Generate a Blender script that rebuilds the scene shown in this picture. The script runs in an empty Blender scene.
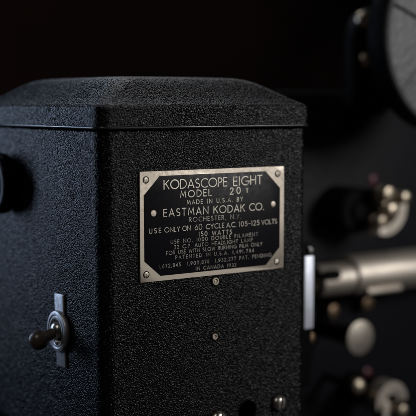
import bpy, bmesh, math, random
import numpy as np
from mathutils import Vector, Matrix

random.seed(7)
S = 0.01                      # all coordinates below are centimetres
R = math.radians
scene = bpy.context.scene
col = scene.collection

# ------------------------------------------------------------------ camera
YAW = R(55.69)
PITCH = R(5.4157)
d = Vector((math.cos(YAW), math.sin(YAW), 0))
rgt = Vector((d.y, -d.x, 0))
fwd = d * math.cos(PITCH) + Vector((0, 0, -math.sin(PITCH)))
upv = d * math.sin(PITCH) + Vector((0, 0, math.cos(PITCH)))
cam_d = bpy.data.cameras.new('camera')
cam = bpy.data.objects.new('camera', cam_d)
col.objects.link(cam)
m3 = Matrix((rgt, upv, -fwd)).transposed()
cam.matrix_world = Matrix.Translation(Vector((-18.963, -34.599, 0.8995)) * S) @ m3.to_4x4()
cam_d.sensor_width = 36.0
cam_d.lens = 36.0 * 1097.0 / 416.0
cam_d.clip_start = 0.01
cam_d.clip_end = 50.0
cam_d.dof.use_dof = True
cam_d.dof.focus_distance = 41.3 * S
cam_d.dof.aperture_fstop = 8.8
cam_d.dof.aperture_blades = 0
scene.camera = cam

# ------------------------------------------------------------------ world, lamps, exposure
world = bpy.data.worlds.new('World')
scene.world = world
world.use_nodes = True
bg = world.node_tree.nodes['Background']
bg.inputs[0].default_value = (0.55, 0.42, 0.36, 1)
bg.inputs[1].default_value = 0.004

def area(name, loc, target, size, size_y, power, color):
    l = bpy.data.lights.new(name, 'AREA')
    l.shape = 'RECTANGLE'
    l.size = size * S
    l.size_y = size_y * S
    l.energy = power
    l.color = color
    o = bpy.data.objects.new(name, l)
    col.objects.link(o)
    o.location = Vector(loc) * S
    v = Vector(target) - Vector(loc)
    o.rotation_euler = v.to_track_quat('-Z', 'Y').to_euler()
    return o

# cool window-like softbox behind the left side; warm softbox at front right
area('window_lamp', (-18, 37, 3), (0, 6, -5), 10, 26, 0.56, (0.55, 0.71, 1.0))
area('rear_fill', (18, 66, 36), (2, 6, 1), 26, 22, 0.4, (0.62, 0.76, 1.0))  # added fill, brings up glints on the lid's left slope
area('front_lamp', (44, -48, 16), (12, 2, -6), 16, 20, 2.2, (1.0, 0.975, 0.955))
area('overhead_fill', (27, 32, 46), (5, 4, 1), 34, 30, 0.6, (0.94, 0.96, 1.0))  # added overhead fill for glints on the lid's sloping top

area('left_fill', (-44, -26, 58), (0, 3, -5), 14, 14, 0.85, (1.0, 0.93, 0.86))  # added fill that brightens the toggle lever, no real fixture

scene.view_settings.view_transform = 'Standard'
scene.view_settings.look = 'None'
scene.view_settings.exposure = 0.0
scene.view_settings.gamma = 1.0

# ------------------------------------------------------------------ materials
def mat(name):
    m = bpy.data.materials.new(name)
    m.use_nodes = True
    nt = m.node_tree
    return m, nt, nt.nodes['Principled BSDF']

def node(nt, t, **kw):
    n = nt.nodes.new(t)
    for k, v in kw.items():
        if k.startswith('i_'):
            n.inputs[k[2:].replace('_', ' ')].default_value = v
        else:
            setattr(n, k, v)
    return n

def ramp(nt, p0, c0, p1, c1):
    n = nt.nodes.new('ShaderNodeValToRGB')
    e = n.color_ramp.elements
    e[0].position = p0; e[0].color = c0
    e[1].position = p1; e[1].color = c1
    return n

def g(v): return (v, v, v, 1)

def crinkle(name, base, rough, scale, dist, strength=1.0, disp=None):
    """wrinkle lacquer: warped cells give worm-like ridges"""
    m, nt, p = mat(name)
    tc = node(nt, 'ShaderNodeTexCoord')
    wn = node(nt, 'ShaderNodeTexNoise', i_Scale=scale * 0.55, i_Detail=2.0)
    sub = node(nt, 'ShaderNodeVectorMath', operation='SUBTRACT')
    sub.inputs[1].default_value = (0.5, 0.5, 0.5)
    mul = node(nt, 'ShaderNodeVectorMath', operation='SCALE')
    mul.inputs['Scale'].default_value = 1.6 / scale
    add = node(nt, 'ShaderNodeVectorMath', operation='ADD')
    nt.links.new(tc.outputs['Object'], wn.inputs['Vector'])
    nt.links.new(wn.outputs['Color'], sub.inputs[0])
    nt.links.new(sub.outputs[0], mul.inputs[0])
    nt.links.new(tc.outputs['Object'], add.inputs[0])
    nt.links.new(mul.outputs[0], add.inputs[1])
    vo = node(nt, 'ShaderNodeTexVoronoi', feature='SMOOTH_F1', i_Scale=scale, i_Smoothness=0.35)
    nt.links.new(add.outputs[0], vo.inputs['Vector'])
    n2 = node(nt, 'ShaderNodeTexNoise', i_Scale=scale * 0.9, i_Detail=3.0, i_Roughness=0.6, i_Distortion=0.6)
    nt.links.new(tc.outputs['Object'], n2.inputs['Vector'])
    inv = node(nt, 'ShaderNodeMath', operation='MULTIPLY_ADD')
    inv.inputs[1].default_value = -0.9
    nt.links.new(vo.outputs['Distance'], inv.inputs[0])
    nt.links.new(n2.outputs['Fac'], inv.inputs[2])
    bp = node(nt, 'ShaderNodeBump', i_Strength=strength, i_Distance=dist)
    if disp:
        # the wrinkles themselves are true relief on the dense mesh; the bump only adds the fine grain
        dn = node(nt, 'ShaderNodeDisplacement', i_Midlevel=0.1, i_Scale=disp)
        nt.links.new(inv.outputs[0], dn.inputs['Height'])
        nt.links.new(dn.outputs[0], nt.nodes['Material Output'].inputs['Displacement'])
        m.displacement_method = 'DISPLACEMENT'
        nf = node(nt, 'ShaderNodeTexNoise', i_Scale=scale * 3.2, i_Detail=2.0)
        nt.links.new(tc.outputs['Object'], nf.inputs['Vector'])
        nt.links.new(nf.outputs['Fac'], bp.inputs['Height'])
    else:
        nt.links.new(inv.outputs[0], bp.inputs['Height'])
    nt.links.new(bp.outputs['Normal'], p.inputs['Normal'])
    # broad wear in the gloss
    n3 = node(nt, 'ShaderNodeTexNoise', i_Scale=60.0, i_Detail=4.0)
    nt.links.new(tc.outputs['Object'], n3.inputs['Vector'])
    rr = ramp(nt, 0.3, g(rough - 0.06), 0.7, g(rough + 0.08))
    nt.links.new(n3.outputs['Fac'], rr.inputs['Fac'])
    nt.links.new(rr.outputs['Color'], p.inputs['Roughness'])
    p.inputs['Base Color'].default_value = base
    return m

def metal(name, c0, c1, rough, metallic=1.0, nscale=300.0, bump=0.00002, stretch=None):
    """tarnished metal: blotchy colour, uneven gloss, slight dents"""
    m, nt, p = mat(name)
    tc = node(nt, 'ShaderNodeTexCoord')
    mp = node(nt, 'ShaderNodeMapping')
    if stretch: mp.inputs['Scale'].default_value = stretch
    nt.links.new(tc.outputs['Object'], mp.inputs['Vector'])
    n = node(nt, 'ShaderNodeTexNoise', i_Scale=nscale, i_Detail=5.0, i_Roughness=0.65)
    nt.links.new(mp.outputs[0], n.inputs['Vector'])
    rc = ramp(nt, 0.35, c0, 0.65, c1)
    nt.links.new(n.outputs['Fac'], rc.inputs['Fac'])
    nt.links.new(rc.outputs['Color'], p.inputs['Base Color'])
    rr = ramp(nt, 0.3, g(rough + 0.1), 0.7, g(max(0.05, rough - 0.08)))
    nt.links.new(n.outputs['Fac'], rr.inputs['Fac'])
    nt.links.new(rr.outputs['Color'], p.inputs['Roughness'])
    b = node(nt, 'ShaderNodeBump', i_Strength=0.6, i_Distance=bump)
    nt.links.new(n.outputs['Fac'], b.inputs['Height'])
    nt.links.new(b.outputs['Normal'], p.inputs['Normal'])
    p.inputs['Metallic'].default_value = metallic
    return m

M = {}
M['crinkle'] = crinkle('black_wrinkle_lacquer', (0.0035, 0.0035, 0.004, 1), 0.21, 2050.0, 0.00003, 0.6, 0.00036)
M['crinkle'].node_tree.nodes['Principled BSDF'].inputs['Specular IOR Level'].default_value = 0.175
M['black'] = metal('black_enamel', (0.005, 0.0055, 0.008, 1), (0.007, 0.0075, 0.010, 1), 0.5, 0.0, 220.0)
M['black'].node_tree.nodes['Principled BSDF'].inputs['Specular IOR Level'].default_value = 0.15
M['gloss'] = metal('worn_black_lacquer', (0.010, 0.010, 0.011, 1), (0.03, 0.03, 0.032, 1), 0.22, 0.0, 180.0)
M['knob'] = metal('black_moulded_resin', (0.0015, 0.0015, 0.0015, 1), (0.0025, 0.002, 0.002, 1), 0.28, 0.0, 300.0)
M['knob'].node_tree.nodes['Principled BSDF'].inputs['Specular IOR Level'].default_value = 0.05
M['bronze'] = metal('dark_bronze', (0.20, 0.13, 0.08, 1), (0.36, 0.26, 0.18, 1), 0.42, 1.0, 260.0)
M['rubber'] = metal('black_rubber', (0.002, 0.002, 0.002, 1), (0.004, 0.004, 0.004, 1), 0.6, 0.0, 260.0)
M['rubber'].node_tree.nodes['Principled BSDF'].inputs['Specular IOR Level'].default_value = 0.06
M['bakelite'] = metal('dark_brown_bakelite', (0.055, 0.041, 0.034, 1), (0.08, 0.06, 0.05, 1), 0.34, 0.0, 500.0)
M['plate'] = metal('aged_nickel_silver', (0.50, 0.445, 0.375, 1), (0.59, 0.53, 0.45, 1), 0.5, 1.0, 700.0)
M['panel'] = metal('black_nameplate_enamel', (0.005, 0.005, 0.007, 1), (0.008, 0.008, 0.011, 1), 0.4, 0.0, 500.0, 0.00001)
M['panel'].node_tree.nodes['Principled BSDF'].inputs['Specular IOR Level'].default_value = 0.12
M['nickel'] = metal('dull_nickel', (0.42, 0.40, 0.38, 1), (0.66, 0.63, 0.58, 1), 0.3, 1.0, 400.0)
M['iron'] = metal('grey_steel', (0.36, 0.36, 0.37, 1), (0.58, 0.57, 0.57, 1), 0.5, 1.0, 420.0)
M['brass'] = metal('aged_brass', (0.34, 0.285, 0.215, 1), (0.60, 0.52, 0.41, 1), 0.42, 1.0, 300.0)
M['chrome'] = metal('satin_barrel_metal', (0.52, 0.47, 0.41, 1), (0.68, 0.62, 0.55, 1), 0.55, 1.0, 160.0, 0.00002, (0.2, 3, 3))
M['ivory'] = metal('satin_aluminium_cap', (0.36, 0.325, 0.28, 1), (0.56, 0.51, 0.44, 1), 0.48, 0.9, 110.0)
M['white'] = metal('pale_nickel', (0.82, 0.86, 0.97, 1), (0.86, 0.90, 0.99, 1), 0.58, 1.0, 200.0)  # polished nickel, so the gate strip reflects the front lamp
M['red'] = metal('dull_red', (0.07, 0.012, 0.02, 1), (0.10, 0.016, 0.03, 1), 0.4, 0.0, 300.0)
M['reelgrey'] = crinkle('grey_hammered_paint', (0.085, 0.087, 0.094, 1), 0.45, 300.0, 0.0008, 0.32)
M['rim'] = metal('dark_grey_rim_paint', (0.06, 0.06, 0.06, 1), (0.085, 0.085, 0.085, 1), 0.6, 0.0, 200.0)
M['rim'].node_tree.nodes['Principled BSDF'].inputs['Specular IOR Level'].default_value = 0.12
M['wall'] = metal('dark_brown_backdrop', (0.006, 0.005, 0.005, 1), (0.075, 0.036, 0.027, 1), 0.95, 0.0, 1.6)
M['table'] = metal('black_stained_tabletop', (0.012, 0.010, 0.009, 1), (0.022, 0.018, 0.015, 1), 0.45, 0.0, 40.0, 0.0001, (0.3, 4, 4))

# letters: same metal as the border, rubbed away and inked over in patches
def letters(name, lo, hi, p0, p1):
  m, nt, p = mat(name)
  tc = node(nt, 'ShaderNodeTexCoord')
  n = node(nt, 'ShaderNodeTexNoise', i_Scale=900.0, i_Detail=3.0, i_Roughness=0.6)
  nb = node(nt, 'ShaderNodeTexNoise', i_Scale=400.0, i_Detail=2.0)
  nt.links.new(tc.outputs['Object'], n.inputs['Vector'])
  nt.links.new(tc.outputs['Object'], nb.inputs['Vector'])
  ad = node(nt, 'ShaderNodeMath', operation='ADD')
  nt.links.new(n.outputs['Fac'], ad.inputs[0]); nt.links.new(nb.outputs['Fac'], ad.inputs[1])
  rc = ramp(nt, p0, lo, p1, hi)
  hf = node(nt, 'ShaderNodeMath', operation='MULTIPLY'); hf.inputs[1].default_value = 0.5
  nt.links.new(ad.outputs[0], hf.inputs[0]); nt.links.new(hf.outputs[0], rc.inputs['Fac'])
  nt.links.new(rc.outputs['Color'], p.inputs['Base Color'])
  p.inputs['Metallic'].default_value = 0.85
  p.inputs['Roughness'].default_value = 0.42
  return m
M['letter'] = letters('engraved_letters', (0.24, 0.225, 0.195, 1), (0.60, 0.57, 0.49, 1), 0.34, 0.46)
M['faint'] = letters('rubbed_small_letters', (0.12, 0.115, 0.105, 1), (0.48, 0.455, 0.41, 1), 0.36, 0.58)

# ------------------------------------------------------------------ mesh helpers
def obj(name, bm, material, parent=None, smooth=True, angle=35):
    bmesh.ops.recalc_face_normals(bm, faces=bm.faces[:])
    for v in bm.verts:
        v.co *= S
    me = bpy.data.meshes.new(name)
    bm.to_mesh(me); bm.free()
    if smooth:
        for f in me.polygons: f.use_smooth = True
        me.set_sharp_from_angle(angle=R(angle))
    me.materials.append(M[material])
    o = bpy.data.objects.new(name, me)
    col.objects.link(o)
    if parent is not None:
        o.parent = parent
        q = parent
        off = Vector((0, 0, 0))
        while q is not None:
            off += q.location; q = q.parent
        o.data.transform(Matrix.Translation(-off))
    return o

def add_box(bm, x0, x1, y0, y1, z0, z1, bev=0.0, seg=2, verts_only=None):
    r = bmesh.ops.create_cube(bm, size=1.0)
    for v in r['verts']:
        v.co = Vector((x0 if v.co.x < 0 else x1, y0 if v.co.y < 0 else y1, z0 if v.co.z < 0 else z1))
    if bev:
        es = list({e for v in r['verts'] for e in v.link_edges})
        bmesh.ops.bevel(bm, geom=es, offset=bev, segments=seg, profile=0.5, affect='EDGES')

AX = {'-y': Matrix(((1, 0, 0), (0, 0, -1), (0, 1, 0))),      # local z -> -y
      '-x': Matrix(((0, 0, -1), (-1, 0, 0), (0, 1, 0))),     # local z -> -x
      '+x': Matrix(((0, 0, 1), (1, 0, 0), (0, 1, 0))),
      '+z': Matrix.Identity(3)}

def add_lathe(bm, prof, loc, axis='-y', n=40, mtx=None):
    """prof: list of (radius, height along axis); r=0 ends close to a point"""
    A = mtx if mtx is not None else AX[axis]
    rings = []
    for r, h in prof:
        if r <= 1e-6:
            rings.append([bm.verts.new(A @ Vector((0, 0, h)) + Vector(loc))])
        else:
            rings.append([bm.verts.new(A @ Vector((r * math.cos(2 * math.pi * i / n), r * math.sin(2 * math.pi * i / n), h)) + Vector(loc)) for i in range(n)])
    for a, b in zip(rings, rings[1:]):
        if len(a) == 1 and len(b) == 1: continue
        for i in range(n):
            j = (i + 1) % n
            if len(a) == 1: bm.faces.new((a[0], b[i], b[j]))
            elif len(b) == 1: bm.faces.new((a[i], b[0], a[j]))
            else: bm.faces.new((a[i], b[i], b[j], a[j]))

def add_prism(bm, pts, y0, y1, bev=0.0):
    """outline in x,z extruded from y0 (front) to y1 (back)"""
    a = [bm.verts.new((x, y0, z)) for x, z in pts]
    b = [bm.verts.new((x, y1, z)) for x, z in pts]
    f = bm.faces.new(a); bm.faces.new(b[::-1])
    k = len(pts)
    for i in range(k):
        bm.faces.new((a[i], b[i], b[(i + 1) % k], a[(i + 1) % k]))
    if bev:
        bmesh.ops.bevel(bm, geom=list(f.edges), offset=bev, segments=2, profile=0.5, affect='EDGES')

def rrect(x0, x1, y0, y1, r, z, n=8):
    pts = []
    for cx, cy, a0 in ((x1 - r, y1 - r, 0), (x0 + r, y1 - r, 90), (x0 + r, y0 + r, 180), (x1 - r, y0 + r, 270)):
        for i in range(n + 1):
            a = R(a0 + 90 * i / n)
            pts.append(Vector((cx + r * math.cos(a), cy + r * math.sin(a), z)))
    return pts

def add_loops(bm, loops):
    vs = [[bm.verts.new(p) for p in l] for l in loops]
    k = len(vs[0])
    for a, b in zip(vs, vs[1:]):
        for i in range(k):
            j = (i + 1) % k
            bm.faces.new((a[i], a[j], b[j], b[i]))
    bm.faces.new(vs[0][::-1]); bm.faces.new(vs[-1])

def arc_pts(cx, cz, r, a0, a1, n=24):
    return [(cx + r * math.cos(R(a0 + (a1 - a0) * i / n)), cz + r * math.sin(R(a0 + (a1 - a0) * i / n))) for i in range(n + 1)]

def screw_bm(x, z, y, r, dome=0.5, slot=True, ang=20):
    """round head on a surface at y, facing -y, with a real slot cut between two half domes"""
    bm = bmesh.new()
    prof = [(r, -0.02), (r, r * dome * 0.35), (r * .88, r * dome * .7), (r * .6, r * dome * .93), (r * .3, r * dome), (0, r * dome)]
    add_lathe(bm, prof, (x, y, z), '-y', 28)
    if slot:
        w = r * 0.16
        c, s = math.cos(R(ang)), math.sin(R(ang))
        for sg in (1, -1):
            geom = bm.verts[:] + bm.edges[:] + bm.faces[:]
            bmesh.ops.bisect_plane(bm, geom=geom, dist=1e-6, plane_co=(x - s * w * sg, y, z + c * w * sg), plane_no=(-s, 0, c))
        for v in bm.verts:
            t = -(v.co.x - x) * s + (v.co.z - z) * c
            if abs(t) < w * 0.9999 and v.co.y < y - r * dome * .2:
                v.co.y = y - r * dome * .2
        # deepen: faces between the two cuts
        fs = [f for f in bm.faces if abs(-(f.calc_center_median().x - x) * s + (f.calc_center_median().z - z) * c) < w * 0.98 and f.calc_center_median().y < y - r * dome * .25]
        if fs:
            r_ = bmesh.ops.extrude_face_region(bm, geom=fs)
            for v in [e for e in r_['geom'] if isinstance(e, bmesh.types.BMVert)]:
                v.co.y = max(v.co.y, y - r * dome * .3)
            bmesh.ops.delete(bm, geom=fs, context='FACES')
    return bm

# ------------------------------------------------------------------ the setting
bm = bmesh.new(); add_box(bm, -160, 200, -60, 170, -24, -20.0, 0.4)
o = obj('tabletop', bm, 'table'); o['kind'] = 'structure'
bm = bmesh.new(); add_box(bm, -400, 500, 170, 174, -24, 240)
o = obj('backdrop_wall', bm, 'wall', smooth=False); o['kind'] = 'structure'

# ------------------------------------------------------------------ the projector
proj = bpy.data.objects.new('film_projector', None)
proj.empty_display_size = 0.05
col.objects.link(proj)
proj.location = Vector((12, 7, -20)) * S
proj['label'] = 'black wrinkle-finish film projector with a metal-bordered nameplate on its lamp house'
proj['category'] = 'projector'

W, L = 9.62, 11.0
STEP = 0.0105
def perimeter(inset, r, npts):
    """rounded rectangle walked from the rear-left corner along the left side and the front (dense), then the rest (coarse)"""
    x0, x1, y0, y1 = inset, W - inset, inset, L - inset
    segs = []
    nl, nc, nf = npts
    t = np.linspace(0, 1, nl, endpoint=False)
    segs.append(np.stack([np.full(nl, x0), y1 - r + (y0 + r - (y1 - r)) * t], 1))
    a = np.pi + np.linspace(0, np.pi / 2, nc, endpoint=False)
    segs.append(np.stack([x0 + r + r * np.cos(a), y0 + r + r * np.sin(a)], 1))
    t = np.linspace(0, 1, nf, endpoint=False)
    segs.append(np.stack([x0 + r + (x1 - r - x0 - r) * t, np.full(nf, y0)], 1))
    a = 1.5 * np.pi + np.linspace(0, np.pi / 2, nc, endpoint=False)
    segs.append(np.stack([x1 - r + r * np.cos(a), y0 + r + r * np.sin(a)], 1))
    t = np.linspace(0, 1, 30, endpoint=False)
    segs.append(np.stack([np.full(30, x1), y0 + r + (y1 - r - y0 - r) * t], 1))
    a = np.linspace(0, np.pi / 2, 12, endpoint=False)
    segs.append(np.stack([x1 - r + r * np.cos(a), y1 - r + r * np.sin(a)], 1))
    t = np.linspace(0, 1, 30, endpoint=False)
    segs.append(np.stack([x1 - r + (x0 + r - (x1 - r)) * t, np.full(30, y1)], 1))
    a = np.pi / 2 + np.linspace(0, np.pi / 2, 12, endpoint=False)
    segs.append(np.stack([x0 + r + r * np.cos(a), y1 - r + r * np.sin(a)], 1))
    return np.concatenate(segs, 0)

def dense_shell(name, prof, material, parent, hole=None):
    """prof: list of (inset, z, corner radius) bottom to top, already dense; closed at both ends"""
    npts = (int((L - 1) / STEP), int(.8 / STEP), int((W - 1) / STEP))
    rings = []
    for i_, z_, r_ in prof:
        p2 = perimeter(i_, r_, npts)
        rings.append(np.concatenate([p2, np.full((len(p2), 1), z_)], 1))
    k, n_ = len(rings), len(rings[0])
    V = np.concatenate(rings, 0) * S - np.array(parent.location)
    a = np.arange(n_); b = (a + 1) % n_
    q = []
    for i_ in range(k - 1):
        q.append(np.stack([a + i_ * n_, b + i_ * n_, b + (i_ + 1) * n_, a + (i_ + 1) * n_], 1))
    q = np.concatenate(q, 0)
    if hole:
        c_ = (V[q].mean(1) + np.array(parent.location)) / S
        keep = ~((np.hypot(c_[:, 0] - hole[0], c_[:, 2] - hole[1]) < hole[2]) & (c_[:, 1] < 1))
        q = q[keep]
    caps = np.concatenate([np.arange(n_)[::-1], np.arange(n_) + (k - 1) * n_])
    me = bpy.data.meshes.new(name)
    me.vertices.add(len(V)); me.vertices.foreach_set('co', V.astype(np.float32).ravel())
    me.loops.add(q.size + caps.size)
    me.loops.foreach_set('vertex_index', np.concatenate([q.ravel(), caps]).astype(np.int32))
    me.polygons.add(len(q) + 2)
    st = np.concatenate([np.arange(len(q)) * 4, [q.size, q.size + n_]]).astype(np.int32)
    me.polygons.foreach_set('loop_start', st)
    me.polygons.foreach_set('use_smooth', np.ones(len(q) + 2, dtype=bool))
    me.update(calc_edges=True); me.validate()
    me.materials.append(M[material])
    o = bpy.data.objects.new(name, me); col.objects.link(o); o.parent = parent
    return o

def densify(prof):
    out = [prof[0]]
    for a, b in zip(prof, prof[1:]):
        d_ = math.hypot(b[0] - a[0], b[1] - a[1])
        n_ = max(1, int(d_ / STEP))
        for i_ in range(1, n_ + 1):
            t = i_ / n_
            out.append(tuple(a[j_] + (b[j_] - a[j_]) * t for j_ in range(3)))
    return out

# lamp house, with a round opening low on the front
HOLE = (6.55, -11.35, .43)
hp = [(.03, -18.0, .5), (0, -17.95, .55), (0, -12.6, .55)] + densify([(0, -12.5, .55), (0, -.14, .55), (.03, -.09, .5), (.16, -.085, .4)]) + [(.18, .2, .38)]
house = dense_shell('lamp_house', hp, 'crinkle', proj, HOLE)
bm = bmesh.new(); add_lathe(bm, [(.425, -1.2), (.425, .012), (.46, .02), (.47, .0), (.47, -.05)], (HOLE[0], 0, HOLE[1]), '-y', 40)
add_lathe(bm, [(0, -1.2), (.425, -1.2)], (HOLE[0], 0, HOLE[1]), '-y', 40)
obj('opening', bm, 'rubber', house)

# lid: rolled lower bead, upright band, hipped top
LP = [(.10, 0.02, .35), (.0, 0.0, .42), (-.07, .0, .49), (-.09, .03, .5), (-.09, .18, .5), (-.09, .66, .5), (-.095, .74, .5), (-.085, .80, .49),
      (-.03, .84, .46), (.04, .89, .42), (.16, .95, .40), (.45, 1.12, .42), (.8, 1.36, .50), (1.1, 1.57, .6), (1.35, 1.73, .7), (1.6, 1.85, .8), (1.95, 1.93, .9), (2.4, 1.96, 1.0), (3.0, 1.97, 1.1)]
lid = dense_shell('lid', densify(LP), 'crinkle', proj)

bm = bmesh.new()
prof = [(-.08 - .055 * math.cos(R(a)), .045 + .046 * math.sin(R(a))) for a in range(-90, 91, 18)]
add_loops(bm, [rrect(i, W - i, i, L - i, .42 - i * .9, z) for i, z in prof])
obj('bead', bm, 'gloss', lid, angle=70)

# small screws and fastenings on the front
bm = bmesh.new(); add_lathe(bm, [(.155, -.02), (.155, .03), (.135, .055), (.10, .055), (.07, .02), (.07, .0), (.045, .0), (.045, .03), (0, .035)], (4.97, -.03, -5.935), '-y', 24)
obj('rivet', bm, 'plate', house)
bm = bmesh.new(); add_lathe(bm, [(.125, -.02), (.125, .03), (.11, .05), (.08, .05), (.055, .02), (.055, .0), (0, .0)], (4.94, -.03, -8.11), '-y', 24)
obj('rivet', bm, 'plate', house)
obj('screw', screw_bm(8.11, -11.24, -.02, .33, .75, True, 80), 'nickel', house)
obj('screw', screw_bm(5.09, -11.42, -.02, .34, .75, True, 70), 'nickel', house)

for (gx, gz, gr) in ((4.97, -5.935, .2), (4.94, -8.11, .165), (8.11, -11.24, .39), (5.09, -11.42, .40)):  # plain dark ring around each front fastener
    bm = bmesh.new(); add_lathe(bm, [(gr * .6, .0), (gr * .6, .034), (gr * .95, .03), (gr, .0)], (gx, 0, gz), '-y', 28)
    obj('dark_ring', bm, 'rubber', house)

# ------------------------------------------------------------------ nameplate
x0, x1, z0, z1 = 1.575, 8.285, -5.68, -1.575
bm = bmesh.new()
ns = 24
out = []
def jit(a): return a + random.uniform(-.004, .004)
for i in range(ns): out.append((x0 + (x1 - x0) * i / ns, jit(z0) if i else z0))
for i in range(12): out.append((jit(x1) if i else x1, z0 + (z1 - z0) * i / 12))
for i in range(ns): out.append((x1 - (x1 - x0) * i / ns, jit(z1) if i else z1))
for i in range(12): out.append((jit(x0) if i else x0, z1 - (z1 - z0) * i / 12))
add_prism(bm, out, -0.075, -0.002, 0.018)
name_o = obj('nameplate', bm, 'plate', proj)
PF = -0.075          # front of the bare metal
bm = bmesh.new()
add_prism(bm, [(1.745, -4.90), (2.45, -5.50), (7.39, -5.50), (8.075, -4.83), (8.085, -2.44), (7.35, -1.745), (2.42, -1.755), (1.735, -2.45)], PF - .006, PF + .02, 0.004)
obj('panel', bm, 'panel', name_o)
TF = PF - .006       # front of the black field

for (sx, sz, a) in ((1.83, -1.88, 50), (7.96, -1.87, 100), (1.83, -5.40, 75), (7.94, -5.40, 20)):
    bm = screw_bm(sx, sz, PF, .105, .2, True, a)
    so = obj('screw', bm, 'plate', name_o)
    bm = bmesh.new(); add_lathe(bm, [(.108, -.01), (.108, .0035), (.137, .0035), (.137, -.01)], (sx, PF, sz), '-y', 28)  # dark outline ring around the screw head
    obj('dark_ring', bm, 'rubber', name_o)
for (sx, sz, rr_) in ((2.14, -3.13, .125), (7.72, -3.08, .13)):
    bm = bmesh.new()
    add_lathe(bm, [(rr_, -.01), (rr_, .02), (rr_ * .88, .032), (rr_ * .4, .035), (0, .036)], (sx, TF, sz), '-y', 28)
    obj('rivet', bm, 'plate', name_o)

# monoline letter shapes; unit = cap height.  each glyph: (width, strokes); a stroke is a list of points
def A_(cx, cy, rx, ry, a0, a1, n=14):
    return [(cx + rx * math.cos(R(a0 + (a1 - a0) * i / n)), cy + ry * math.sin(R(a0 + (a1 - a0) * i / n))) for i in range(n + 1)]
O_ = lambda w: A_(w / 2, .5, w / 2, .5, 90, 450, 28)
S_ = A_(.25, .75, .22, .25, 40, 270, 12)[:-1] + A_(.25, .25, .25, .25, 90, -140, 12)
G = {
 'A': (.74, [[(0, 0), (.37, 1), (.74, 0)], [(.14, .3), (.60, .3)]]),
 'B': (.5, [[(0, 0), (0, 1)], [(0, 1)] + A_(.22, .76, .22, .24, 90, -90, 10) + [(0, .52)], [(.2, .52)] + A_(.22, .26, .26, .26, 90, -90, 10) + [(0, 0)]]),
 'C': (.78, [A_(.5, .5, .5, .5, 50, 310, 20)]),
 'D': (.72, [[(0, 0), (0, 1)] + A_(.22, .5, .5, .5, 90, -90, 16) + [(0, 0)]]),
 'E': (.44, [[(.44, 1), (0, 1), (0, 0), (.44, 0)], [(0, .52), (.4, .52)]]),
 'F': (.44, [[(.44, 1), (0, 1), (0, 0)], [(0, .52), (.4, .52)]]),
 'G': (.9, [A_(.5, .5, .5, .5, 48, 352, 22) + [(.9, .44), (.55, .44)]]),
 'H': (.66, [[(0, 0), (0, 1)], [(.66, 0), (.66, 1)], [(0, .52), (.66, .52)]]),
 'I': (.06, [[(.03, 0), (.03, 1)]]),
 'K': (.6, [[(0, 0), (0, 1)], [(.56, 1), (.03, .46)], [(.2, .62), (.6, 0)]]),
 'L': (.42, [[(0, 1), (0, 0), (.42, 0)]]),
 'M': (.86, [[(0, 0), (.12, 1), (.43, .22), (.74, 1), (.86, 0)]]),
 'N': (.7, [[(0, 0), (0, 1), (.7, 0), (.7, 1)]]),
 'O': (1.0, [O_(1.0)]),
 'P': (.48, [[(0, 0), (0, 1)] + A_(.22, .74, .26, .26, 90, -90, 10) + [(0, .48)]]),
 'R': (.54, [[(0, 0), (0, 1)] + A_(.22, .75, .25, .25, 90, -90, 10) + [(0, .5)], [(.22, .5), (.54, 0)]]),
 'S': (.5, [S_]),
 'T': (.56, [[(0, 1), (.56, 1)], [(.28, 1), (.28, 0)]]),
 'U': (.6, [[(0, 1), (0, .3)] + A_(.3, .3, .3, .3, 180, 360, 12) + [(.6, 1)]]),
 'V': (.68, [[(0, 1), (.34, 0), (.68, 1)]]),
 'W': (1.0, [[(0, 1), (.26, 0), (.5, .9), (.74, 0), (1.0, 1)]]),
 'X': (.6, [[(0, 0), (.6, 1)], [(.6, 0), (0, 1)]]),
 'Y': (.62, [[(0, 1), (.31, .46), (.62, 1)], [(.31, .46), (.31, 0)]]),
 '0': (.6, [O_(.6)]),
 '1': (.1, [[(.0, .86), (.07, 1), (.07, 0)]]),
 '2': (.5, [A_(.25, .74, .25, .26, 165, -35, 12) + [(0, 0), (.52, 0)]]),
 '3': (.5, [A_(.24, .76, .22, .24, 140, -90, 10) + A_(.24, .27, .26, .27, 90, -140, 12)]),
 '4': (.56, [[(.42, 0), (.42, 1), (0, .28), (.56, .28)]]),
 '5': (.5, [[(.44, 1), (.1, 1), (.05, .58)] + A_(.22, .32, .28, .32, 110, -140, 14)]),
 '6': (.56, [A_(.28, .3, .28, .3, 90, 450, 20), [(.4, 1), (.02, .4)]]),
 '7': (.5, [[(0, 1), (.5, 1), (.16, 0)]]),
 '8': (.5, [A_(.25, .75, .21, .25, 90, 450, 18), A_(.25, .25, .25, .25, 90, 450, 18)]),
 '9': (.56, [A_(.28, .7, .28, .3, 90, 450, 20), [(.54, .6), (.16, 0)]]),
 '.': (.06, [[(.0, .02), (.06, .02)]]),
 ',': (.08, [[(.06, .06), (.0, -.14)]]),
 '-': (.32, [[(0, .45), (.32, .45)]]),
}

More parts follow.
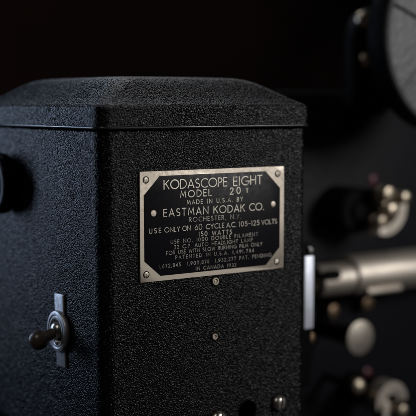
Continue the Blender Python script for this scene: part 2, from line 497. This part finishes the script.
def ribbon(bm, pts, w, y, th):
    """flat monoline stroke standing proud of the black field, round ends"""
    P = [Vector(p) for p in pts]
    Q = [P[0]]
    for p_ in P[1:]:
        if (p_ - Q[-1]).length > 1e-5: Q.append(p_)
    P = Q
    if len(P) < 2: return
    closed = (P[0] - P[-1]).length < 1e-4
    if closed: P = P[:-1]
    k = len(P)
    left, right = [], []
    for i in range(k):
        a = P[(i - 1) % k] if (closed or i > 0) else None
        b = P[(i + 1) % k] if (closed or i < k - 1) else None
        d1 = (P[i] - a).normalized() if a is not None else None
        d2 = (b - P[i]).normalized() if b is not None else None
        if d1 is None: d1 = d2
        if d2 is None: d2 = d1
        n1 = Vector((-d1.y, d1.x)); n2 = Vector((-d2.y, d2.x))
        nn = (n1 + n2)
        nn = nn.normalized() if nn.length > 1e-4 else n1
        sc_ = min(1.9, 1.0 / max(.3, nn.dot(n1)))
        left.append(P[i] + nn * w * sc_); right.append(P[i] - nn * w * sc_)
    def mk(v, yy): return bm.verts.new((v.x, yy, v.y))
    if closed:
        lf = [mk(v, y) for v in left]; rf = [mk(v, y) for v in right]
        lb = [mk(v, y + th) for v in left]; rb = [mk(v, y + th) for v in right]
        for i in range(k):
            j = (i + 1) % k
            bm.faces.new((lf[i], lf[j], rf[j], rf[i]))
            bm.faces.new((lf[i], lb[i], lb[j], lf[j]))
            bm.faces.new((rf[i], rf[j], rb[j], rb[i]))
    else:
        ds = (P[1] - P[0]).normalized(); de = (P[-1] - P[-2]).normalized()
        def cap(c, dr):
            a0 = math.atan2(dr.y, dr.x)
            return [c + Vector((math.cos(a0 + t), math.sin(a0 + t))) * w for t in (math.pi / 4, 0, -math.pi / 4)]
        # walk: left start->end, end cap, right end->start, start cap
        ring = left + cap(P[-1], de) + right[::-1] + cap(P[0], -ds)
        ff = [mk(v, y) for v in ring]; bb = [mk(v, y + th) for v in ring]
        n_ = len(ring)
        L_ = ff[:k]; R_ = ff[k + 3:2 * k + 3][::-1]
        for i in range(k - 1):
            bm.faces.new((L_[i], L_[i + 1], R_[i + 1], R_[i]))
        bm.faces.new((ff[k - 1], ff[k], ff[k + 1], ff[k + 2], ff[k + 3]))
        bm.faces.new((ff[2 * k + 2], ff[2 * k + 3], ff[2 * k + 4], ff[2 * k + 5], ff[0]))
        for i in range(n_):
            bm.faces.new((ff[i], bb[i], bb[(i + 1) % n_], ff[(i + 1) % n_]))

def text_width(txt, h, gap):
    return sum((G[c][0] * h) if c != ' ' else .5 * h for c in txt) + gap * (len(txt) - 1)

def set_text(bm, txt, u0, u1, v0, v1, h, w, squash=None):
    nat = sum((G[c][0] if c != ' ' else .42) * h for c in txt)
    n_g = len(txt) - 1
    gap = .2 * h
    sq = 1.0
    if n_g:
        # share the fit between letter width and letter spacing
        sq = max(.72, min(1.12, (u1 - u0) / (nat + n_g * gap)))
        gap = (u1 - u0 - nat * sq) / n_g
    u = u0
    i_s = 0
    for c in txt:
        if c == ' ':
            u += .42 * h * sq + gap; continue
        gw, strokes = G[c]
        t = (u - u0) / max(1e-6, u1 - u0)
        base = v0 + (v1 - v0) * t + random.uniform(-.012, .012) * h
        for st in strokes:
            i_s += 1
            y = TF - .007 - .0006 * (i_s % 7)
            ribbon(bm, [(u + px * h * sq, base + py * h) for px, py in st], w * random.uniform(.88, 1.12), y, .012)
        u += gw * h * sq + gap

LINES = [
 ([('KODASCOPE', 2.61, 5.47, -2.255, -2.255, .33), ('EIGHT', 5.79, 7.16, -2.255, -2.225, .33)], .021),
 ([('MODEL', 3.34, 4.74, -2.60, -2.59, .245), ('20', 5.63, 6.11, -2.58, -2.57, .245), ('T', 6.40, 6.56, -2.55, -2.55, .15)], .018),
 ([('MADE IN U.S.A. BY', 3.63, 6.23, -2.875, -2.875, .155)], .0115),
 ([('EASTMAN', 2.59, 4.59, -3.28, -3.28, .27), ('KODAK', 4.86, 6.32, -3.28, -3.28, .27), ('CO.', 6.56, 7.26, -3.27, -3.27, .27)], .019),
 ([('ROCHESTER, N.Y.', 3.73, 6.14, -3.545, -3.55, .165)], .0105),
 ([('USE', 1.96, 2.47, -3.875, -3.87, .175), ('ONLY', 2.63, 3.30, -3.87, -3.87, .175), ('ON', 3.43, 3.78, -3.865, -3.865, .175), ('60', 3.99, 4.31, -3.87, -3.87, .21), ('CYCLE', 4.50, 5.34, -3.865, -3.865, .18), ('A.C.', 5.46, 5.90, -3.865, -3.865, .18), ('105-125', 6.06, 7.04, -3.865, -3.86, .18), ('VOLTS', 7.16, 7.92, -3.86, -3.85, .175)], .0112),
 ([('150 WATTS', 4.17, 5.71, -4.12, -4.13, .16)], .0112),
 ([('USE NO. 1000 DOUBLE FILAMENT', 2.90, 6.97, -4.32, -4.29, .135)], .0105),
 ([('32 C.P. AUTO HEADLIGHT LAMP', 3.05, 6.72, -4.53, -4.50, .135)], .0105),
 ([('FOR USE WITH SLOW BURNING FILM ONLY', 2.70, 7.19, -4.725, -4.695, .13)], .0105),
 ([('PATENTED IN U.S.A. 1,491,784', 3.11, 6.78, -4.92, -4.925, .13)], .0105),
 ([('1,672,845  1,900,878  1,932,277 PAT. PENDING', 2.37, 7.65, -5.205, -5.165, .13)], .0100),
 ([('IN CANADA 1932', 4.03, 5.92, -5.42, -5.43, .13)], .0100),
]
for segs, w in LINES:
    bm = bmesh.new()
    for s_ in segs:
        set_text(bm, *s_, w * .9)
    obj('lettering', bm, 'letter' if w > .0108 else 'faint', name_o, smooth=False)

# ------------------------------------------------------------------ toggle switch on the left side
TY, TZ = 3.30, -7.88
tg = bpy.data.objects.new('toggle_switch', None); tg.empty_display_size = 0.01
col.objects.link(tg); tg.parent = proj
tg.location = Vector((-12 + 0, -7 + TY, 20 + TZ)) * S
A = AX['-x']
bm = bmesh.new()       # long mounting strap with rounded ends, slightly crooked
add_box(bm, -0.09, -.002, TY - .42, TY + .36, TZ - 1.40, TZ + 1.47, .06, 3)
bmesh.ops.rotate(bm, verts=bm.verts[:], cent=(0, TY, TZ), matrix=Matrix.Rotation(R(-3.0), 3, 'X'))
obj('mounting_strap', bm, 'iron', tg)
bm = bmesh.new()       # threaded collar ring
add_lathe(bm, [(.40, .04), (.80, .04), (.82, .10), (.82, .17), (.79, .22), (.72, .25), (.66, .25), (.62, .22), (.58, .25), (.52, .25), (.47, .21), (.45, .12), (.40, .10), (.40, .04)], (0, TY, TZ), '-x', 48)
obj('collar_ring', bm, 'iron', tg)
bm = bmesh.new()
add_lathe(bm, [(.0, .05), (.46, .05), (.46, .09), (0, .09)], (0, TY, TZ), '-x', 36)
obj('socket', bm, 'rubber', tg)
bm = bmesh.new()       # bright ball pivot
add_lathe(bm, [(.30, .07), (.33, .15), (.32, .24), (.27, .33), (.19, .39), (0, .41)], (0, TY, TZ + .06), '-x', 36)
obj('pivot', bm, 'nickel', tg)
bm = bmesh.new()       # bat lever, ball end, hanging below horizontal
tilt = Matrix.Rotation(R(-17), 3, 'Y')
lm = tilt @ A
prof = [(0, .2), (.20, .2), (.205, .35), (.22, .5), (.235, .64), (.25, .7), (.29, .76)]
cb_, rb_ = 1.02, .39
prof += [(rb_ * math.cos(R(a)), cb_ + rb_ * math.sin(R(a))) for a in range(-35, 86, 12)] + [(0, cb_ + rb_)]
add_lathe(bm, prof, (0, TY, TZ + .06), mtx=lm, n=36)
obj('lever', bm, 'bakelite', tg)
# end screw under the lever
bm = bmesh.new(); add_lathe(bm, [(.11, .06), (.11, .26), (.08, .3), (0, .31)], (0, TY - .1, TZ - .40), '-x', 20)
obj('stop_pin', bm, 'nickel', tg)

# ------------------------------------------------------------------ round side knob, high at the rear of the left side
bm = bmesh.new()
kn = [(0, -.02), (.8, -.02), (.8, .16), (1.16, .2), (1.25, .27), (1.27, .38), (1.27, .62), (1.22, .76), (1.1, .82), (.9, .8), (.5, .74), (0, .72)]
add_lathe(bm, kn, (0, 7.85, -2.38), '-x', 64)
obj('side_knob', bm, 'knob', proj)

# ------------------------------------------------------------------ mechanism body behind the lamp house
BY = 11.0
bm = bmesh.new(); add_box(bm, 5.0, 36, BY, BY + 6.5, -18.0, 1.55, .12, 2)
body = obj('mechanism_body', bm, 'black', proj)
for (x, z, y, r_) in ((19.99, -10.35, 10.2, .44), (22.51, -10.11, 10.2, .50), (17.95, -14.0, 10.2, .2)):
    bm = bmesh.new()
    add_lathe(bm, [(r_ * .8, y - BY - .1), (r_ * .8, .35), (r_, .38), (r_, .62), (r_ * .8, .76), (r_ * .4, .82), (0, .83)], (x, BY, z), '-y', 28)
    obj('screw', bm, 'bronze', body)
for (x, z) in ((23.38, -3.35), (23.13, -14.37)):  # small domed red dots on the body
    bm = bmesh.new(); add_lathe(bm, [(.3, -.02), (.3, .06), (.22, .12), (0, .14)], (x, BY, z), '-y', 28)
    obj('red_dot', bm, 'red', body)
roll_screw = (17.0, -11.2)
bm = bmesh.new(); add_lathe(bm, [(.12, -.1), (.12, 2.0), (.26, 2.05), (.28, 2.2), (.26, 2.36), (.12, 2.42), (0, 2.42)], (roll_screw[0], BY, roll_screw[1]), '-y', 24)
obj('screw', bm, 'bronze', body)
bm = bmesh.new(); add_box(bm, -1.5, 37, -1.5, 18.5, -20.0, -17.99, .3, 3)
obj('base', bm, 'black', proj)

def roller(x, z, y0, r_, parent, material='brass', depth=1.0):
    """short turned roller on a dark pin that reaches back to the body"""
    bm = bmesh.new()
    h = depth
    add_lathe(bm, [(0, 0), (r_ * .9, 0), (r_, h * .1), (r_, h * .3), (r_ * .82, h * .36), (r_ * .82, h * .52), (r_, h * .58), (r_, h * .82), (r_ * .9, h * .93), (r_ * .6, h * .98), (r_ * .28, h), (r_ * .24, h * .93), (0, h * .93)], (x, y0 + h, z), '-y', 36)
    o = obj('roller', bm, material, parent)
    bm = bmesh.new()
    add_lathe(bm, [(0, -.05), (r_ * .5, -.05), (r_ * .5, BY - y0 - h + .1), (0, BY - y0 - h + .1)], (x, BY, z), '-y', 20)
    obj('pin', bm, 'rubber', parent)
    return o

# upper feed sprocket: black drum, curved bright shoe and three brass rollers
sp = bpy.data.objects.new('feed_sprocket', None); sp.empty_display_size = .01
col.objects.link(sp); sp.parent = proj; sp.location = Vector((21 - 12, 9 - 7, -4.6 + 20)) * S
bm = bmesh.new(); add_lathe(bm, [(1.28, -.05), (1.28, 1.6), (1.22, 1.9), (1.1, 2.0), (1.05, 1.85), (.5, 1.85), (.45, 2.1), (0, 2.12)], (20.6, BY, -4.8), '-y', 48)
obj('drum', bm, 'rubber', sp)
def shoe(cx, cz, ro, ri, a0, a1, y0, y1):
    bm = bmesh.new()
    pts = arc_pts(cx, cz, ro, a0, a1) + arc_pts(cx, cz, ri, a1, a0)
    add_prism(bm, pts, y0, y1, .16)
    return bm
obj('film_shoe', shoe(21.62, -4.62, 1.45, .90, -114, 14, 8.0, 8.8), 'chrome', sp)
obj('shoe_mount', shoe(21.62, -4.62, 1.38, .97, -110, 10, 8.7, 11.05), 'rubber', sp)
roller(21.62, -3.86, 7.7, .42, sp)
bm = bmesh.new(); add_prism(bm, [(21.42, -3.9), (21.8, -3.75), (22.2, -4.6), (22.12, -5.2), (21.85, -5.35), (21.68, -4.8)], 8.2, 9.0, .08)
obj('link', bm, 'brass', sp)
roller(21.93, -4.72, 7.7, .38, sp)
roller(22.76, -4.10, 7.6, .33, sp)
roller(21.08, -5.28, 7.6, .33, sp)

# lower take-up sprocket: arched shoe over a post, ball-headed pin at its side
sl = bpy.data.objects.new('take_up_sprocket', None); sl.empty_display_size = .01
col.objects.link(sl); sl.parent = proj; sl.location = Vector((22 - 12, 9 - 7, -15 + 20)) * S
obj('film_shoe', shoe(21.64, -15.0, 1.1, .46, -8, 205, 7.4, 8.3), 'chrome', sl)
obj('shoe_mount', shoe(21.9, -15.1, 1.0, .54, -4, 200, 8.2, 11.05), 'rubber', sl)
bm = bmesh.new(); add_box(bm, 21.5, 22.06, 7.9, 8.7, -17.95, -15.05, .12, 3)
obj('post', bm, 'chrome', sl)
roller(22.42, -15.6, 7.2, .34, sl)
bm = bmesh.new(); add_lathe(bm, [(.2, -.05), (.2, 2.2), (0, 2.2)], (19.97, BY, -14.1), '-y', 24)
obj('pin_stem', bm, 'rubber', sl)
bm = bmesh.new(); add_lathe(bm, [(0, 2.15), (.21, 2.15), (.42, 2.35), (.47, 2.6), (.42, 2.85), (.25, 3.0), (0, 3.05)], (19.97, BY, -14.1), '-y', 32)
obj('ball_pin', bm, 'brass', sl)

# lens tube running to the right, in front of the body
lt = bpy.data.objects.new('lens_tube', None); lt.empty_display_size = .01
col.objects.link(lt); lt.parent = proj; lt.location = Vector((18 - 12, 9 - 7, -8.2 + 20)) * S
bm = bmesh.new()
add_lathe(bm, [(.55, 0), (.55, -.02), (.78, -.02), (.85, .05), (.85, 2.6), (.0, 2.6)], (17.55, 9, -8.3), '+x', 56)
add_lathe(bm, [(.0, 0.3), (.55, .3), (.55, 0)], (17.55, 9, -8.3), '+x', 56)
obj('inner_tube', bm, 'chrome', lt)
bm = bmesh.new()
pr = [(.9, 0), (1.02, .06), (1.08, .2)]
pr += [(1.08, 11), (1.02, 11.1), (0, 11.1)]
add_lathe(bm, pr, (19.75, 9, -8.2), '+x', 64)
add_lathe(bm, [(.86, .02), (.9, 0)], (19.75, 9, -8.2), '+x', 64)
obj('outer_tube', bm, 'chrome', lt)
bm = bmesh.new()        # dark focusing slot with round ends
pts = arc_pts(18.05 + .3, -7.93, .26, -90, 90, 10) + arc_pts(18.05 - .3, -7.93, .26, 90, 270, 10)
add_prism(bm, pts, 8.13, 8.6)
obj('slot', bm, 'rubber', lt)
bm = bmesh.new(); add_box(bm, 20.4, 22.9, 8.0, 8.5, -9.18, -8.86, .1, 3)
obj('guide_rail', bm, 'chrome', lt)
bm = bmesh.new(); add_box(bm, 21.0, 25.0, 9.2, 11.05, -9.6, -8.0, .15, 2)
obj('bracket', bm, 'black', lt)

# focusing knob: long dark stem, pale flat cap facing the viewer
fk = bpy.data.objects.new('focus_knob', None); fk.empty_display_size = .01
col.objects.link(fk); fk.parent = proj; fk.location = Vector((19.5 - 12, 9 - 7, -11.3 + 20)) * S
bm = bmesh.new(); add_lathe(bm, [(.5, -.05), (.5, 3.2), (.75, 3.28), (.82, 3.32), (0, 3.32)], (19.44, BY, -11.27), '-y', 44)
obj('stem', bm, 'black', fk)
bm = bmesh.new(); add_lathe(bm, [(.80, 3.322), (.90, 3.34), (.92, 3.40), (.90, 3.47), (.85, 3.5), (0, 3.5)], (19.44, BY, -11.27), '-y', 48)
obj('cap', bm, 'ivory', fk)

# film gate beside the lamp house: black upright with a pale nickel strip
bm = bmesh.new(); add_box(bm, 9.6, 12.45, 3.1, 5.0, -11.9, -5.3, .12, 2); add_box(bm, 9.3, 12.3, 5.0, 11.05, -10.5, -6.5, .1, 2)
gate = obj('film_gate', bm, 'rubber', proj)
bm = bmesh.new(); add_box(bm, 11.85, 12.38, 2.9, 3.098, -9.15, -5.85, .05, 2)
obj('gate_strip', bm, 'white', gate)
bm = bmesh.new(); add_lathe(bm, [(.14, -.02), (.14, .1), (.1, .16), (0, .17)], (12.25, 3.1, -5.6), '-y', 20)
obj('screw', bm, 'nickel', gate)

# reel arm at the top right
bm = bmesh.new()
pts = [(20.2, .6)] + [(20.2, 4.3)] + arc_pts(21.9, 4.3, 1.7, 180, 0, 20) + [(23.6, .6)]
add_prism(bm, pts, 9.2, 9.9, .1)
add_box(bm, 20.6, 23.2, 9.85, 11.1, .3, 1.4, .05, 2)
arm = obj('reel_arm', bm, 'rubber', proj)
bm = bmesh.new(); add_lathe(bm, [(.3, -.1), (.3, 5.3), (.2, 5.4), (0, 5.4)], (22.3, 9.2, 4.2), '-y', 28)
obj('spindle', bm, 'nickel', arm)
for (x, z, r_) in ((20.75, 5.35, .4), (20.95, 3.27, .36)):
    obj('screw', screw_bm(x, z, 9.2, r_, .8, True, 35), 'brass', arm)

# ------------------------------------------------------------------ the reel, hung on the arm's spindle
rl = bpy.data.objects.new('film_reel', None); rl.empty_display_size = .02
col.objects.link(rl); rl.location = Vector((22.3, 4.5, 4.2)) * S
rl['label'] = 'grey film reel with a dark rim hanging at upper right of the projector'
rl['category'] = 'reel'
bm = bmesh.new()
add_lathe(bm, [(4.38, -.9), (4.62, -.9), (4.72, -.8), (4.74, -.3), (4.74, .25), (4.69, .34), (4.62, .36), (4.36, .3), (4.36, -.85), (4.38, -.9)], (22.3, 4.5, 4.2), '-y', 128)
rim = obj('rim', bm, 'rubber', rl)
bm = bmesh.new()
add_lathe(bm, [(4.36, .25), (4.34, .36), (4.38, .44), (4.48, .475), (4.58, .45), (4.63, .38), (4.61, .25)], (22.3, 4.5, 4.2), '-y', 128)
obj('bead', bm, 'rim', rim)
bm = bmesh.new()
# front flange built as six sectors leaving radial slits
cx, cz = 22.3, 4.2
for k in range(3):
    a0 = 160 + 120 * k
    hw = 1.2
    pts = arc_pts(cx, cz, 4.37, a0 + hw, a0 + 120 - hw, 60) + arc_pts(cx, cz, 1.0, a0 + 120 - hw * 4.2, a0 + hw * 4.2, 20)
    add_prism(bm, pts, 4.28, 4.40)
obj('flange', bm, 'reelgrey', rl)
bm = bmesh.new(); add_lathe(bm, [(.33, -.9), (4.37, -.9), (4.37, -.8), (1.1, -.8), (1.1, .3), (.9, .45), (.45, .5), (.33, .45), (.33, -.9)], (22.3, 4.5, 4.2), '-y', 64)
obj('hub', bm, 'rubber', rl)
for k in range(3):
    a = 219 + 120 * k
    bm = bmesh.new()
    add_box(bm, 1.15, 4.34, -.12, .0, -.13, .13, .05, 2)
    bmesh.ops.rotate(bm, verts=bm.verts[:], cent=(0, 0, 0), matrix=Matrix.Rotation(R(-a), 3, 'Y'))
    for v in bm.verts: v.co += Vector((22.3, 4.279, 4.2))
    obj('rib', bm, 'reelgrey', rl)
